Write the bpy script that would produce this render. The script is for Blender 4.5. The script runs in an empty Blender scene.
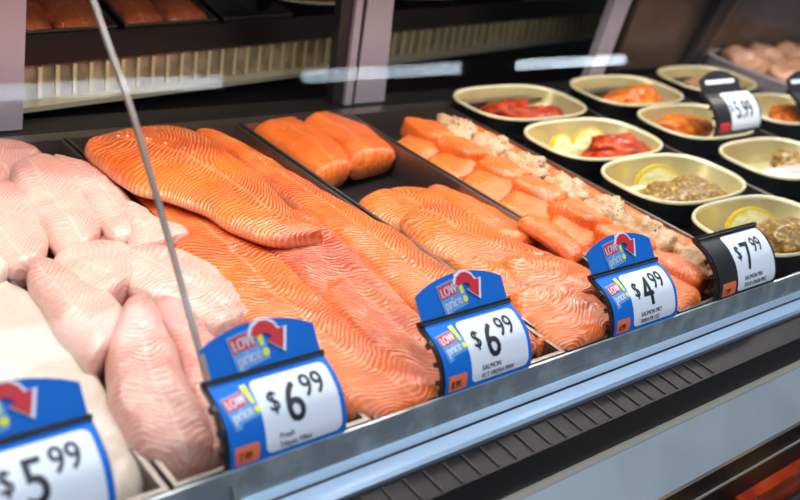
import bpy, bmesh, math, random
from mathutils import Vector, Matrix, noise
random.seed(7)
S = bpy.context.scene
COL = S.collection
PI = math.pi

# ------------------------------------------------------------------ camera
F = 970.0; CAMZ = 0.55
AX = Vector((0.75484932, -0.15753377, 0.63669899))
AY = Vector((-0.62963884, -0.44596438, 0.63613733))
AZ = Vector((0.18373196, -0.88107825, -0.43582529))
def ray(px, py):
    d = Vector((px-400, py-250, F))
    return Vector((AX.dot(d), AY.dot(d), AZ.dot(d)))
def W(px, py, z=0.0):
    """point of the counter at height z seen at px,py"""
    d = ray(px, py); t = (z-CAMZ)/d.z
    return Vector((d.x*t, d.y*t, z))
cam = bpy.data.cameras.new('camera'); co = bpy.data.objects.new('camera', cam); COL.objects.link(co)
M = Matrix(((AX.x, -AX.y, -AX.z, 0), (AY.x, -AY.y, -AY.z, 0), (AZ.x, -AZ.y, -AZ.z, CAMZ), (0, 0, 0, 1)))
co.matrix_world = M
cam.sensor_width = 36; cam.lens = F/800*36; cam.clip_start = 0.02
cam.dof.use_dof = True; cam.dof.focus_distance = 1.2; cam.dof.aperture_fstop = 3.8
S.camera = co

# ------------------------------------------------------------------ materials
def srgb(r, g, b):
    f = lambda c: ((c/255)/12.92 if c/255 <= .04045 else ((c/255+.055)/1.055)**2.4)
    return (f(r), f(g), f(b), 1)
def mat(name, col, rough=.5, metal=0, spec=.5, coat=0, sss=0, bump=None, var=None, emis=None, coatr=.08):
    m = bpy.data.materials.new(name); m.use_nodes = True
    N = m.node_tree.nodes; L = m.node_tree.links; b = N['Principled BSDF']
    b.inputs['Base Color'].default_value = col; b.inputs['Roughness'].default_value = rough
    b.inputs['Metallic'].default_value = metal; b.inputs['Specular IOR Level'].default_value = spec
    b.inputs['Coat Weight'].default_value = coat; b.inputs['Coat Roughness'].default_value = coatr
    if sss:
        b.inputs['Subsurface Weight'].default_value = sss; b.inputs['Subsurface Radius'].default_value = (1, .45, .3)
        b.inputs['Subsurface Scale'].default_value = .008
    tc = N.new('ShaderNodeTexCoord')
    if var:
        c2, sc, lo, hi = var
        n = N.new('ShaderNodeTexNoise'); n.inputs['Scale'].default_value = sc; n.inputs['Detail'].default_value = 5
        L.new(tc.outputs['Object'], n.inputs['Vector'])
        r = N.new('ShaderNodeValToRGB'); r.color_ramp.elements[0].position = lo; r.color_ramp.elements[1].position = hi
        r.color_ramp.elements[0].color = col; r.color_ramp.elements[1].color = c2
        L.new(n.outputs['Fac'], r.inputs['Fac']); L.new(r.outputs['Color'], b.inputs['Base Color'])
    if bump:
        sc, st = bump
        n = N.new('ShaderNodeTexNoise'); n.inputs['Scale'].default_value = sc; n.inputs['Detail'].default_value = 4
        L.new(tc.outputs['Object'], n.inputs['Vector'])
        bp = N.new('ShaderNodeBump'); bp.inputs['Strength'].default_value = st; bp.inputs['Distance'].default_value = .002
        L.new(n.outputs['Fac'], bp.inputs['Height']); L.new(bp.outputs['Normal'], b.inputs['Normal'])
    if emis:
        b.inputs['Emission Color'].default_value = col; b.inputs['Emission Strength'].default_value = emis
    return m

def fish_mat(name, base, deep, line, freq=210, linemix=.75, bumps=.35, coat=.6, fat=None, chev=.5, rough=.38, sss=.25):
    """muscle bands running over the fillet; UV.x runs along the fillet in metres, UV.y across it from 0 to 1"""
    m = bpy.data.materials.new(name); m.use_nodes = True
    N = m.node_tree.nodes; L = m.node_tree.links; b = N['Principled BSDF']
    def nd(t, **k):
        n = N.new(t)
        for a, v in k.items():
            if a in ('operation', 'noise_dimensions', 'blend_type', 'data_type'): setattr(n, a, v)
        return n
    def math_(op, a, c=None, clamp=False):
        n = N.new('ShaderNodeMath'); n.operation = op; n.use_clamp = clamp
        for i, v in enumerate((a, c)):
            if v is None: continue
            if isinstance(v, (int, float)): n.inputs[i].default_value = v
            else: L.new(v, n.inputs[i])
        return n.outputs[0]
    tc = N.new('ShaderNodeTexCoord'); sp = N.new('ShaderNodeSeparateXYZ'); L.new(tc.outputs['UV'], sp.inputs[0])
    oi = N.new('ShaderNodeObjectInfo')
    def noi(scale, detail=3, rough_=.5):
        n = N.new('ShaderNodeTexNoise'); n.inputs['Scale'].default_value = scale; n.inputs['Detail'].default_value = detail
        n.inputs['Roughness'].default_value = rough_
        L.new(tc.outputs['Object'], n.inputs['Vector']); return n.outputs['Fac']
    n1 = noi(14, 2); n2 = noi(60, 3)
    # W-shaped muscle bands: distance to the lateral line, folded once more near the edge
    c = math_('ADD', .42, math_('MULTIPLY', math_('SUBTRACT', oi.outputs['Random'], .5), .22))
    v = math_('ABSOLUTE', math_('SUBTRACT', sp.outputs['Y'], c))
    v2 = math_('MULTIPLY', math_('COSINE', math_('MULTIPLY', v, 6.5)), .22)
    w = math_('SUBTRACT', sp.outputs['X'], math_('MULTIPLY', v2, chev*.13))
    w = math_('ADD', w, math_('MULTIPLY', n1, .035)); w = math_('ADD', w, math_('MULTIPLY', n2, .0022))
    ph = math_('MULTIPLY', w, freq*2*PI)
    sn = math_('MULTIPLY', math_('ADD', math_('SINE', ph), 1), .5)
    ln = math_('POWER', sn, 4)
    vis = N.new('ShaderNodeMapRange'); vis.inputs[1].default_value = .38; vis.inputs[2].default_value = .62; L.new(noi(22, 2), vis.inputs[0])
    lf = math_('MULTIPLY', math_('MULTIPLY', ln, linemix), math_('ADD', math_('MULTIPLY', vis.outputs[0], .75), .25))
    # lateral line: thin bright seam and darker flesh beside it
    seam = math_('SUBTRACT', 1, math_('MULTIPLY', math_('ADD', v, math_('MULTIPLY', math_('SUBTRACT', n2, .5), .06)), 28), True)
    seam = math_('MULTIPLY', math_('MAXIMUM', seam, 0), .4)
    mx = N.new('ShaderNodeMix'); mx.data_type = 'RGBA'; mx.inputs[6].default_value = base; mx.inputs[7].default_value = deep
    mr = N.new('ShaderNodeMapRange'); mr.inputs[1].default_value = .4; mr.inputs[2].default_value = .66; L.new(noi(9, 5, .6), mr.inputs[0]); L.new(mr.outputs[0], mx.inputs[0])
    m2 = N.new('ShaderNodeMix'); m2.data_type = 'RGBA'; m2.inputs[7].default_value = line; L.new(mx.outputs[2], m2.inputs[6])
    L.new(math_('MAXIMUM', lf, seam, ), m2.inputs[0])
    # pale fatty rim along both edges
    e = math_('ABSOLUTE', math_('SUBTRACT', sp.outputs['Y'], .5))
    er = N.new('ShaderNodeMapRange'); er.inputs[1].default_value = .455; er.inputs[2].default_value = .5; er.inputs[4].default_value = .55
    L.new(math_('ADD', e, math_('MULTIPLY', math_('SUBTRACT', n2, .5), .05)), er.inputs[0])
    m3 = N.new('ShaderNodeMix'); m3.data_type = 'RGBA'; m3.inputs[7].default_value = fat or line; L.new(m2.outputs[2], m3.inputs[6]); L.new(er.outputs[0], m3.inputs[0])
    L.new(m3.outputs[2], b.inputs['Base Color'])
    hb = math_('ADD', math_('MULTIPLY', sn, .35), math_('ADD', noi(170, 3), math_('MULTIPLY', noi(35, 3), 1.5)))
    bp = N.new('ShaderNodeBump'); bp.inputs['Strength'].default_value = bumps; bp.inputs['Distance'].default_value = .0025
    L.new(hb, bp.inputs['Height']); L.new(bp.outputs['Normal'], b.inputs['Normal']); L.new(bp.outputs['Normal'], b.inputs['Coat Normal'])
    b.inputs['Roughness'].default_value = rough; b.inputs['Coat Weight'].default_value = coat; b.inputs['Coat Roughness'].default_value = .09
    b.inputs['Subsurface Weight'].default_value = sss; b.inputs['Subsurface Radius'].default_value = (1, .4, .25); b.inputs['Subsurface Scale'].default_value = .006
    return m

SALMON = fish_mat('salmon flesh', srgb(236, 110, 34), srgb(208, 66, 18), srgb(253, 182, 122), freq=145, fat=srgb(248, 176, 134), linemix=.7, bumps=.55, sss=.1)
SALMON_RED = fish_mat('deep salmon flesh', srgb(232, 100, 30), srgb(192, 46, 14), srgb(250, 176, 122), freq=145, fat=srgb(244, 168, 130), linemix=.65, bumps=1.0, coat=1.0, sss=.1)
SALMON_CUT = fish_mat('salmon portion flesh', srgb(234, 108, 32), srgb(220, 84, 22), srgb(250, 170, 108), freq=190, linemix=.5, coat=.3, bumps=.5, sss=.1, fat=srgb(250, 160, 110), chev=.2)
TILAPIA = fish_mat('tilapia flesh', srgb(230, 182, 164), srgb(220, 146, 130), srgb(248, 218, 206), freq=135, linemix=.42, bumps=.45, coat=.5, fat=srgb(240, 204, 190), chev=.25, sss=.2)
TILAPIA_PINK = fish_mat('pink tilapia flesh', srgb(222, 164, 148), srgb(206, 126, 114), srgb(246, 208, 196), freq=140, linemix=.36, bumps=.4, coat=.5, fat=srgb(236, 190, 178), chev=.25, sss=.2)
COD = fish_mat('cod flesh', srgb(222, 206, 190), srgb(206, 184, 168), srgb(236, 224, 210), freq=60, linemix=.15, bumps=.3, coat=.4, chev=.2, sss=.3)
STEEL = mat('brushed steel', (.5, .5, .52, 1), .28, 1, bump=(90, .15))
PAN = mat('dark pan steel', (.25, .21, .19, 1), .3, .9, bump=(120, .2))
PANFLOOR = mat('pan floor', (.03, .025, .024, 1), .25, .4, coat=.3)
RIM = mat('pan rim steel', (.27, .24, .215, 1), .42, 1)
BLACK = mat('black plastic', (.012, .012, .013, 1), .35)
BLACKG = mat('black gloss trim', (.02, .018, .018, 1), .38, .1, coat=.15)
HAZEM = mat('brown stand-in for door glass', srgb(112, 92, 76), .35, .4, coat=.3, var=(srgb(90, 74, 62), 3, .4, .6))
DARKM = mat('dark bronze metal', (.05, .04, .035, 1), .3, .8)
BLUEM = mat('rail aluminium', (.5, .62, .78, 1), .35, .75, bump=(60, .08))
GREYP = mat('grey lip plastic', (.22, .25, .27, 1), .25, .2, coat=.4, var=((.36, .4, .42, 1), 30, .45, .7))
PANEL = mat('satin front panel', (.66, .73, .78, 1), .38, .7, var=((.54, .60, .60, 1), 7, .45, .7))
LAV = mat('door frame aluminium', (.44, .40, .46, 1), .4, .4)
CREAM = mat('gold bowl liner', srgb(206, 186, 128), .3, .4, coat=.3, var=(srgb(216, 198, 146), 12, .4, .6))
CREAMR = mat('bowl rim', srgb(228, 214, 172), .35, .1, coat=.3)
TAGBLUE = mat('blue card', srgb(12, 106, 200), .6, spec=.25)
TAGWHITE = mat('white label', srgb(226, 230, 240), .45)
INK = mat('black ink', (.012, .012, .02, 1), .5)
TAGRED = mat('red print', srgb(214, 44, 56), .45)
TAGYEL = mat('yellow print', srgb(236, 226, 60), .45)
TAGORG = mat('orange price box', srgb(238, 112, 70), .45)
TAGPALE = mat('pale blue print', srgb(92, 156, 222), .45)
LEMON = mat('lemon rind', srgb(232, 200, 40), .35, coat=.4, bump=(300, .4))
LEMONF = mat('lemon flesh', srgb(228, 216, 140), .3, coat=.5, sss=.3, var=(srgb(250, 240, 190), 120, .4, .6))
REDM = mat('red marinade', srgb(140, 22, 3), .45, spec=.3, coat=.25, var=(srgb(200, 70, 8), 45, .4, .6), bump=(90, .8))
ORM = mat('orange marinade', srgb(196, 80, 4), .4, coat=.2, var=(srgb(230, 130, 30), 60, .4, .6), bump=(120, .9))
PEP = mat('pepper crust', srgb(116, 78, 8), .5, coat=.3, var=(srgb(214, 172, 84), 150, .50, .66), bump=(220, 1.0))
WHITEF = mat('pale raw fish', srgb(232, 208, 200), .3, coat=.6, sss=.3, var=(srgb(222, 186, 178), 20, .4, .6), bump=(60, .4))
CHICK = mat('pale pink poultry', srgb(206, 156, 120), .35, coat=.4, sss=.3, var=(srgb(214, 160, 136), 18, .4, .6), bump=(60, .4))
BROWNF = mat('brown glazed food', srgb(120, 52, 20), .3, coat=.7, var=(srgb(180, 96, 40), 40, .4, .6), bump=(80, .8))
SLOT = mat('slot edge metal', (.055, .043, .04, 1), .6, spec=.2)
SHELFM = mat('dark air shelf', (.012, .009, .009, 1), .45, spec=.2)
FASC = mat('black fascia', (.010, .008, .008, 1), .45, spec=.2)
TRIMC = mat('pale trim', srgb(176, 168, 154), .4, .3)
BONE = mat('bone ends', srgb(252, 214, 180), .3, coat=.6)
RIB = mat('air grille rib', srgb(222, 206, 160), .3, .3)
GRB = mat('air grille back', srgb(150, 136, 108), .3, .4, var=(srgb(196, 180, 150), 25, .4, .65))
LEDGE = mat('rear ledge aluminium', srgb(190, 182, 160), .3, .5)
PALEB = mat('pale blue price strip', srgb(170, 205, 240), .3, coat=.3)
FLOORM = mat('shop floor', srgb(110, 104, 98), .4, var=(srgb(130, 122, 112), 3, .4, .6))
WALLM = mat('back wall paint', srgb(70, 62, 56), .6, var=(srgb(60, 52, 46), 2, .4, .6))
CEILM = mat('ceiling tile', srgb(190, 190, 188), .8)
TUBE = mat('lamp tube', (1, .97, .92, 1), .4, emis=14)
ORPK = mat('orange package film', srgb(200, 70, 20), .25, coat=.7, var=(srgb(150, 40, 20), 12, .4, .6))
YEL = mat('yellow food', srgb(236, 170, 30), .4, var=(srgb(200, 110, 20), 70, .45, .6), bump=(90, .8))

def crumb_mat():
    m = mat('crab crumb stuffing', srgb(216, 178, 132), .5, coat=.15, sss=.15, bump=(260, 1.0))
    N = m.node_tree.nodes; L = m.node_tree.links; b = N['Principled BSDF']
    tc = N.new('ShaderNodeTexCoord')
    v = N.new('ShaderNodeTexVoronoi'); v.inputs['Scale'].default_value = 150; L.new(tc.outputs['Object'], v.inputs['Vector'])
    r = N.new('ShaderNodeValToRGB'); e = r.color_ramp.elements
    e[0].position = .29; e[0].color = srgb(46, 40, 26); e[1].position = .37; e[1].color = srgb(228, 186, 138)
    x = r.color_ramp.elements.new(.6); x.color = srgb(206, 160, 120)
    n = N.new('ShaderNodeTexNoise'); n.inputs['Scale'].default_value = 30; L.new(tc.outputs['Object'], n.inputs['Vector'])
    mr = N.new('ShaderNodeMapRange'); mr.inputs[1].default_value = .4; mr.inputs[2].default_value = .6; mr.inputs[3].default_value = .34; mr.inputs[4].default_value = 0
    L.new(n.outputs['Fac'], mr.inputs[0])
    a = N.new('ShaderNodeMath'); L.new(v.outputs['Distance'], a.inputs[0]); L.new(mr.outputs[0], a.inputs[1])
    L.new(a.outputs[0], r.inputs['Fac']); L.new(r.outputs['Color'], b.inputs['Base Color'])
    return m
CRUMB = crumb_mat()
def glass_mat():
    m = bpy.data.materials.new('clear pane'); m.use_nodes = True
    N = m.node_tree.nodes; L = m.node_tree.links; N.clear()
    o = N.new('ShaderNodeOutputMaterial'); t = N.new('ShaderNodeBsdfTransparent'); g = N.new('ShaderNodeBsdfGlossy'); x = N.new('ShaderNodeMixShader')
    g.inputs['Roughness'].default_value = .03; t.inputs['Color'].default_value = (.985, .99, .985, 1)
    lw = N.new('ShaderNodeLayerWeight'); lw.inputs['Blend'].default_value = .5
    pw = N.new('ShaderNodeMath'); pw.operation = 'POWER'; L.new(lw.outputs['Facing'], pw.inputs[0]); pw.inputs[1].default_value = 5
    fr = N.new('ShaderNodeMath'); fr.operation = 'MULTIPLY_ADD'; L.new(pw.outputs[0], fr.inputs[0]); fr.inputs[1].default_value = .35; fr.inputs[2].default_value = .004
    L.new(fr.outputs[0], x.inputs[0]); L.new(t.outputs[0], x.inputs[1]); L.new(g.outputs[0], x.inputs[2]); L.new(x.outputs[0], o.inputs[0])
    return m
GLASS = glass_mat()
GEDGE = mat('polished pane edge', srgb(150, 128, 112), .3, .1, coat=.2, var=(srgb(70, 110, 115), 4, .45, .6))

# ------------------------------------------------------------------ object helpers
def link(name, me, m, parent=None, smooth=True):
    o = bpy.data.objects.new(name, me); COL.objects.link(o)
    if m: me.materials.append(m)
    if smooth:
        for p in me.polygons: p.use_smooth = True
    if parent: o.parent = parent
    return o
def mesh(name, V, Fc, m, parent=None, smooth=True, uv=None):
    me = bpy.data.meshes.new(name); me.from_pydata([tuple(v) for v in V], [], Fc)
    if uv:
        u = me.uv_layers.new(name='UVMap')
        for l in me.loops: u.data[l.index].uv = uv[l.vertex_index]
    me.validate(); me.update()
    return link(name, me, m, parent, smooth)
def tag(o, label, cat, group=None, kind=None):
    if label: o['label'] = label
    if cat: o['category'] = cat
    if group: o['group'] = group
    if kind: o['kind'] = kind
    return o
def thing(name, label, cat, loc, group=None):
    o = bpy.data.objects.new(name, None); COL.objects.link(o); o.location = loc; o.empty_display_size = .05
    return tag(o, label, cat, group)
def under(o, parent):
    """parent o, built in world coordinates, to a thing that only has a location"""
    o.parent = parent
    for v in o.data.vertices: v.co -= parent.location
    return o
def box(name, a, b, m, parent=None, bev=.0):
    bm = bmesh.new(); bmesh.ops.create_cube(bm, size=1)
    for v in bm.verts:
        v.co = Vector([(a[i]+b[i])/2 + v.co[i]*(b[i]-a[i]) for i in range(3)])
    if bev: bmesh.ops.bevel(bm, geom=bm.edges[:], offset=bev, segments=2, affect='EDGES')
    me = bpy.data.meshes.new(name); bm.to_mesh(me); bm.free()
    o = link(name, me, m, None, False)
    if parent: under(o, parent)
    return o
def prism(name, prof, x0, x1, m, parent=None, close=True, xf=None, smooth=False):
    """profile of (y,z) points extruded along x"""
    n = len(prof); V = [(x0, y, z) for y, z in prof] + [(x1, y, z) for y, z in prof]
    if xf: V = [xf(*v) for v in V]
    Fc = [(i, (i+1) % n, n+(i+1) % n, n+i) for i in range(n)] + [tuple(range(n))[::-1], tuple(range(n, 2*n))]
    o = mesh(name, V, Fc, m, None, smooth)
    bm = bmesh.new(); bm.from_mesh(o.data); bmesh.ops.recalc_face_normals(bm, faces=bm.faces); bm.to_mesh(o.data); bm.free()
    if parent: under(o, parent)
    return o
def spline(P, n):
    P = [Vector(p) for p in P]
    if len(P) == 2: return [P[0].lerp(P[1], i/n) for i in range(n+1)]
    Q = [P[0]*2-P[1]] + P + [P[-1]*2-P[-2]]; out = []
    k = len(P)-1
    for i in range(n+1):
        t = i/n*k; j = min(int(t), k-1); t -= j
        a, b, c, d = Q[j:j+4]
        out.append(.5*((2*b)+(c-a)*t+(2*a-5*b+4*c-d)*t*t+(-a+3*b-3*c+d)*t**3))
    return out
def recalc(o):
    bm = bmesh.new(); bm.from_mesh(o.data); bmesh.ops.recalc_face_normals(bm, faces=bm.faces); bm.to_mesh(o.data); bm.free(); return o

def slab(name, Lp, Rp, th, m, n=56, k=24, under_=.010, pw=2.6, amp=.0022, endt=.07, seed=0, groove=0.0, skew=.18, wmin=.5, grow=.05):
    """a fillet between two edge curves given as world points"""
    A = spline(Lp, n); B = spline(Rp, n); V = []; UV = []; Fc = []; u = 0; ring = 2*k
    off = Vector((seed*3.1, seed*1.7, 0))
    for i in range(n+1):
        s = i/n
        if i: u += ((A[i]+B[i])/2-(A[i-1]+B[i-1])/2).length
        e = 1.0
        for q in (s, 1-s):
            if q < endt: e = min(e, math.sqrt(max(0, 1-(1-q/endt)**2)))
        wd = (wmin+(1-wmin)*e)*(1+2*grow); mid = (A[i]+B[i])/2; a = mid+(A[i]-mid)*wd; b = mid+(B[i]-mid)*wd
        lat = (b-a).normalized(); a = a-lat*.006*noise.noise(a*22+off); b = b+lat*.006*noise.noise(b*22+off)
        for j in range(k+1):
            t = j/k; x = 2*t-1; p = a.lerp(b, t)
            h = th*(.12+.88*e)*(max(0, 1-abs(x)**(pw*1.7))**.55)*(1-.30*x*x-skew*x)
            h -= groove*e*math.exp(-((t-.42)/.05)**2)
            q = p*1.0+off
            h += amp*e*(noise.noise(q*28)*1.6+noise.noise(q*70)*.6)*(1-abs(x)**6)
            V.append(p+Vector((0, 0, h))); UV.append((u+seed*.13, t))
        for j in range(k-1, 0, -1):
            t = j/k; x = 2*t-1; p = a.lerp(b, t)
            V.append(p-Vector((0, 0, under_*(.3+.7*e)*(1-abs(x)**5)**.5))); UV.append((u+seed*.13, t))
    for i in range(n):
        for j in range(ring):
            j2 = (j+1) % ring
            Fc.append((i*ring+j, i*ring+j2, (i+1)*ring+j2, (i+1)*ring+j))
    Fc.append(tuple(range(ring))[::-1]); Fc.append(tuple(range(n*ring, (n+1)*ring)))
    return recalc(mesh(name, V, Fc, m, None, True, UV))
def fillet(name, L, R, th, m, label, cat, group, **kw):
    o = slab(name, [W(*p) for p in L], [W(*p) for p in R], th, m, **kw)
    c = sum((v.co for v in o.data.vertices), Vector())/len(o.data.vertices)
    zmin = min(v.co.z for v in o.data.vertices); c.z = zmin
    for v in o.data.vertices: v.co -= c
    o.location = c
    return tag(o, label, cat, group)

def lump(name, c, r, m, amp=.15, freq=1.6, pw=2.6, rot=0, tilt=0, seed=0, nu=28, nv=18, fine=0, uvm=True):
    """rounded block of half sizes r around c"""
    V = []; UV = []; Fc = []
    f = lambda x: math.copysign(abs(x)**(2/pw), x)
    for i in range(nv+1):
        ph = -PI/2+PI*i/nv
        for j in range(nu):
            th = 2*PI*j/nu
            d = Vector((f(math.cos(ph))*f(math.cos(th)), f(math.cos(ph))*f(math.sin(th)), f(math.sin(ph))))
            s = 1+amp*noise.noise(d*freq+Vector((seed*5.3, seed, 0)))+fine*noise.noise(d*freq*6+Vector((seed, 0, 3)))
            V.append(Vector((d.x*r[0]*s, d.y*r[1]*s, d.z*r[2]*s)))
            UV.append((V[-1].y+seed*.1, .5+.45*max(-1, min(1, V[-1].x/r[0]*.9))))
    Mx = Matrix.Rotation(rot, 3, 'Z') @ Matrix.Rotation(tilt, 3, 'Y')
    V = [Mx @ v+Vector(c) for v in V]
    for i in range(nv):
        for j in range(nu):
            Fc.append((i*nu+j, i*nu+(j+1) % nu, (i+1)*nu+(j+1) % nu, (i+1)*nu+j))
    o = mesh(name, V, Fc, m, None, True, UV)
    bm = bmesh.new(); bm.from_mesh(o.data); bmesh.ops.remove_doubles(bm, verts=bm.verts, dist=1e-6); bmesh.ops.recalc_face_normals(bm, faces=bm.faces); bm.to_mesh(o.data); bm.free()
    return o
def rebase(o):
    c = sum((v.co for v in o.data.vertices), Vector())/len(o.data.vertices); c.z = min(v.co.z for v in o.data.vertices)
    for v in o.data.vertices: v.co -= c
    o.location = c; return o

# ------------------------------------------------------------------ room shell
def struct(o): o['kind'] = 'structure'; return o
struct(box('floor', (-2.5, -2, -1.0), (5.5, 4.2, -.95), FLOORM))
struct(box('wall_back', (-2.5, 4.2, -1.0), (5.5, 4.3, 2.6), WALLM))
struct(box('ceiling', (-2.5, -2, 2.6), (5.5, 4.3, 2.65), CEILM))

# ------------------------------------------------------------------ display case body
CX0, CX1 = -.35, 3.6
case = thing('display_case', 'refrigerated steel fish counter display case running across the whole picture', 'display case', (1.3, .9, -.95))
prism('grey_lip', [(.526, .002), (.529, .002), (.527, -.034), (.521, -.034)], CX0, CX1, GREYP, case)['label'] = 'worn grey upright lip'
prism('aluminium_rail', [(.5235, -.028), (.510, -.0305), (.5085, -.0315), (.5075, -.0305), (.494, -.034), (.490, -.037), (.490, -.05), (.5235, -.05)], CX0, CX1, BLUEM, case)['label'] = 'pale blue rounded rail'
prism('rail_seam', [(.5095, -.0305), (.5095, -.0285), (.508, -.0285), (.508, -.0305)], CX0, CX1, DARKM, case)
prism('return_air_shelf', [(.490, -.042), (.454, -.044), (.454, -.052), (.490, -.052)], CX0, CX1, SHELFM, case)['label'] = 'glossy black shelf'
for k in range(22):
    x = .50+k*.026
    o = prism('air_slot', [(.486, -.0405), (.457, -.0425), (.457, -.0435), (.486, -.0415)], x, x+.0022, SLOT, case)
prism('dark_fascia', [(.454, -.052), (.458, -.052), (.458, -.105), (.454, -.092)], CX0, CX1, FASC, case)
prism('front_panel', [(.455, -.092), (.450, -.092), (.447, -.0955), (.400, -.142), (.400, -.15), (.455, -.15)], CX0, CX1, PANEL, case)['label'] = 'satin grey slanted panel'
prism('panel_trim', [(.4555, -.0905), (.450, -.0895), (.4465, -.0935), (.4485, -.0965), (.456, -.094)], CX0, CX1, TRIMC, case)
prism('lower_fascia', [(.402, -.15), (.41, -.15), (.41, -.30), (.402, -.30)], CX0, CX1, FASC, case)
prism('lower_trim', [(.400, -.188), (.402, -.188), (.402, -.192), (.400, -.192)], CX0, CX1, TRIMC, case)
prism('base_cabinet', [(.46, -.06), (1.33, -.06), (1.33, -.949), (.46, -.949)], CX0, CX1, BLACK, case)
prism('lower_shelf', [(.15, -.335), (.46, -.335), (.46, -.35), (.15, -.35)], CX0, CX1, BLACK, case)
prism('rear_flange', [(1.256, -.002), (1.278, -.002), (1.278, -.010), (1.256, -.010)], CX0, CX1, PAN, case)['label'] = 'bronze metal ledge behind the pans'
prism('rear_sill', [(1.278, -.012), (1.36, -.012), (1.36, -.018), (1.278, -.018)], CX0, CX1, FASC, case)
box('deck', (1.295, .53, -.06), (CX1, 1.262, -.040), BLACK, case)
# front curved panes of the case, a gap between them
def pane(x0, x1):
    prof = spline([(0, .5135, -.03), (0, .560, .030), (0, .632, .113), (0, .746, .234), (0, .800, .280), (0, .845, .318), (0, .93, .385)], 24)
    V = []; t = .0022
    for p in prof: V += [(x0, p.y, p.z), (x1, p.y, p.z), (x1, p.y-t*.7, p.z+t), (x0, p.y-t*.7, p.z+t)]
    Fc = []
    for i in range(len(prof)-1):
        for j in range(4): Fc.append((4*i+j, 4*i+(j+1) % 4, 4*i+4+(j+1) % 4, 4*i+4+j))
    o = recalc(mesh('front_pane', V, Fc, GLASS, None, False)); under(o, case)
    return o
GX = .388
pane(CX0, GX-.0042); pane(GX+.0012, CX1)
prof = spline([(0, .5135, -.03), (0, .560, .030), (0, .632, .113), (0, .746, .234), (0, .800, .280), (0, .845, .318), (0, .93, .385)], 24)
V = []
for p in prof: V += [(GX-.004, p.y, p.z), (GX+.001, p.y, p.z), (GX+.001, p.y-.0024, p.z+.003), (GX-.004, p.y-.0024, p.z+.003)]
Fc = [(4*i+j, 4*i+(j+1) % 4, 4*i+4+(j+1) % 4, 4*i+4+j) for i in range(24) for j in range(4)]
o = recalc(mesh('pane_joint', V, Fc, GEDGE, None, False)); under(o, case); o['label'] = 'bright polished joint between two panes'
# rear sliding door frames
def post(x0b, x1b, x0t, x1t, y, m, label=None, zt=.5, d=.02):
    zb = -.01; V = []
    for (xa, xb, z) in ((x0b, x1b, zb), (x0t, x1t, zt)):
        V += [(xa, y, z), (xb, y, z), (xb, y+d, z), (xa, y+d, z)]
    o = recalc(mesh('door_frame', V, [(0, 1, 2, 3), (4, 5, 6, 7), (0, 1, 5, 4), (1, 2, 6, 5), (2, 3, 7, 6), (3, 0, 4, 7)], m, None, False))
    under(o, case)
    if label: o['label'] = label
post(.40, .510, .40, .518, 1.318, LAV, 'broad lilac grey upright frame')
post(1.075, 1.124, 1.035, 1.100, 1.322, BLACKG, 'black upright frame')
post(1.098, 1.114, 1.068, 1.080, 1.314, LAV)
post(1.124, 1.196, 1.100, 1.140, 1.318, LAV, 'lilac grey upright frame')
post(1.800, 1.852, 1.86, 1.93, 1.318, LAV)
post(1.868, 1.884, 1.945, 1.965, 1.318, DARKM)
post(2.27, 2.315, 2.46, 2.55, 1.365, BLACKG)
post(2.318, 2.328, 2.555, 2.565, 1.363, RIM)
box('haze_panel', (1.93, 1.400, -.01), (3.5, 1.406, .5), HAZEM, case)['label'] = 'hazy brown stand-in for door glass'  # opaque sheet; the haze of the door glass is put into its brown
# canopy with tube lamp above the goods (above the picture)
box('canopy', (CX0, .90, .66), (CX1, 1.33, .70), STEEL, case)
box('added_shade_baffle', (CX0, 1.085, .49), (CX1, 1.09, .66), STEEL, case)  # unseen baffle, added to keep lamp light off the rear tier
tb = thing('fluorescent_tube', 'white tube lamp under the canopy of the fish counter', 'lamp', (1.3, 1.0, .60))
box('lamp_housing', (0, .96, .625), (2.8, 1.04, .66), STEEL, tb)
box('lamp_tube', (.02, .98, .60), (2.78, 1.01, .625), TUBE, tb, .008)

# ------------------------------------------------------------------ steel pans
def pan(x0, x1, label, y0=.532, y1=1.252, zb=-.055, xf=None, group='steel pans of the fish counter', m=PAN, z0=0.0, mf=PANFLOOR):
    t = thing('steel_pan', label, 'pan', ((x0+x1)/2, (y0+y1)/2, z0+zb) if not xf else xf((x0+x1)/2, (y0+y1)/2, z0+zb), group)
    r = .006; g = .012; fw = .002
    outer = lambda d, z: [(x0+d, y0+d, z0+z), (x1-d, y0+d, z0+z), (x1-d, y1-d, z0+z), (x0+d, y1-d, z0+z)]
    def loft(name, rings, m_, closed=False, cap=False):
        V = []; Fc = []
        for rr in rings: V += rr
        if xf: V = [xf(*v) for v in V]
        k = len(rings)
        for i in range(k-1 if not closed else k):
            for j in range(4):
                a, b = i*4, ((i+1) % k)*4
                Fc.append((a+j, a+(j+1) % 4, b+(j+1) % 4, b+j))
        if cap: Fc.append((0, 1, 2, 3))
        if cap: Fc.append(tuple((k-1)*4+q for q in range(4)))
        o = recalc(mesh(name, V, Fc, m_, None, False)); under(o, t); return o
    loft('rim', [outer(.001, -.003), outer(.001, 0.0005), outer(r, .0005), outer(r, -.003)], RIM, True)
    loft('pan_wall', [outer(r, -.001), outer(g, zb+.002), outer(g-.002, zb+.002), outer(r-.002, -.002)], m, True)
    loft('pan_floor', [outer(g-.003, zb), outer(g-.003, zb+.002)], mf, False, True)
    return t
pan(.10, .331, 'steel pan of white cod at the left end of the counter')
pan(.334, .542, 'steel pan holding pale pink tilapia fillets')
pan(.545, .829, 'steel pan holding long orange salmon fillets')
pan(.832, 1.052, 'steel pan with bare dark middle between two lots of salmon')
pan(1.055, 1.296, 'steel pan holding salmon portions stuffed with crumb topping')

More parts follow.
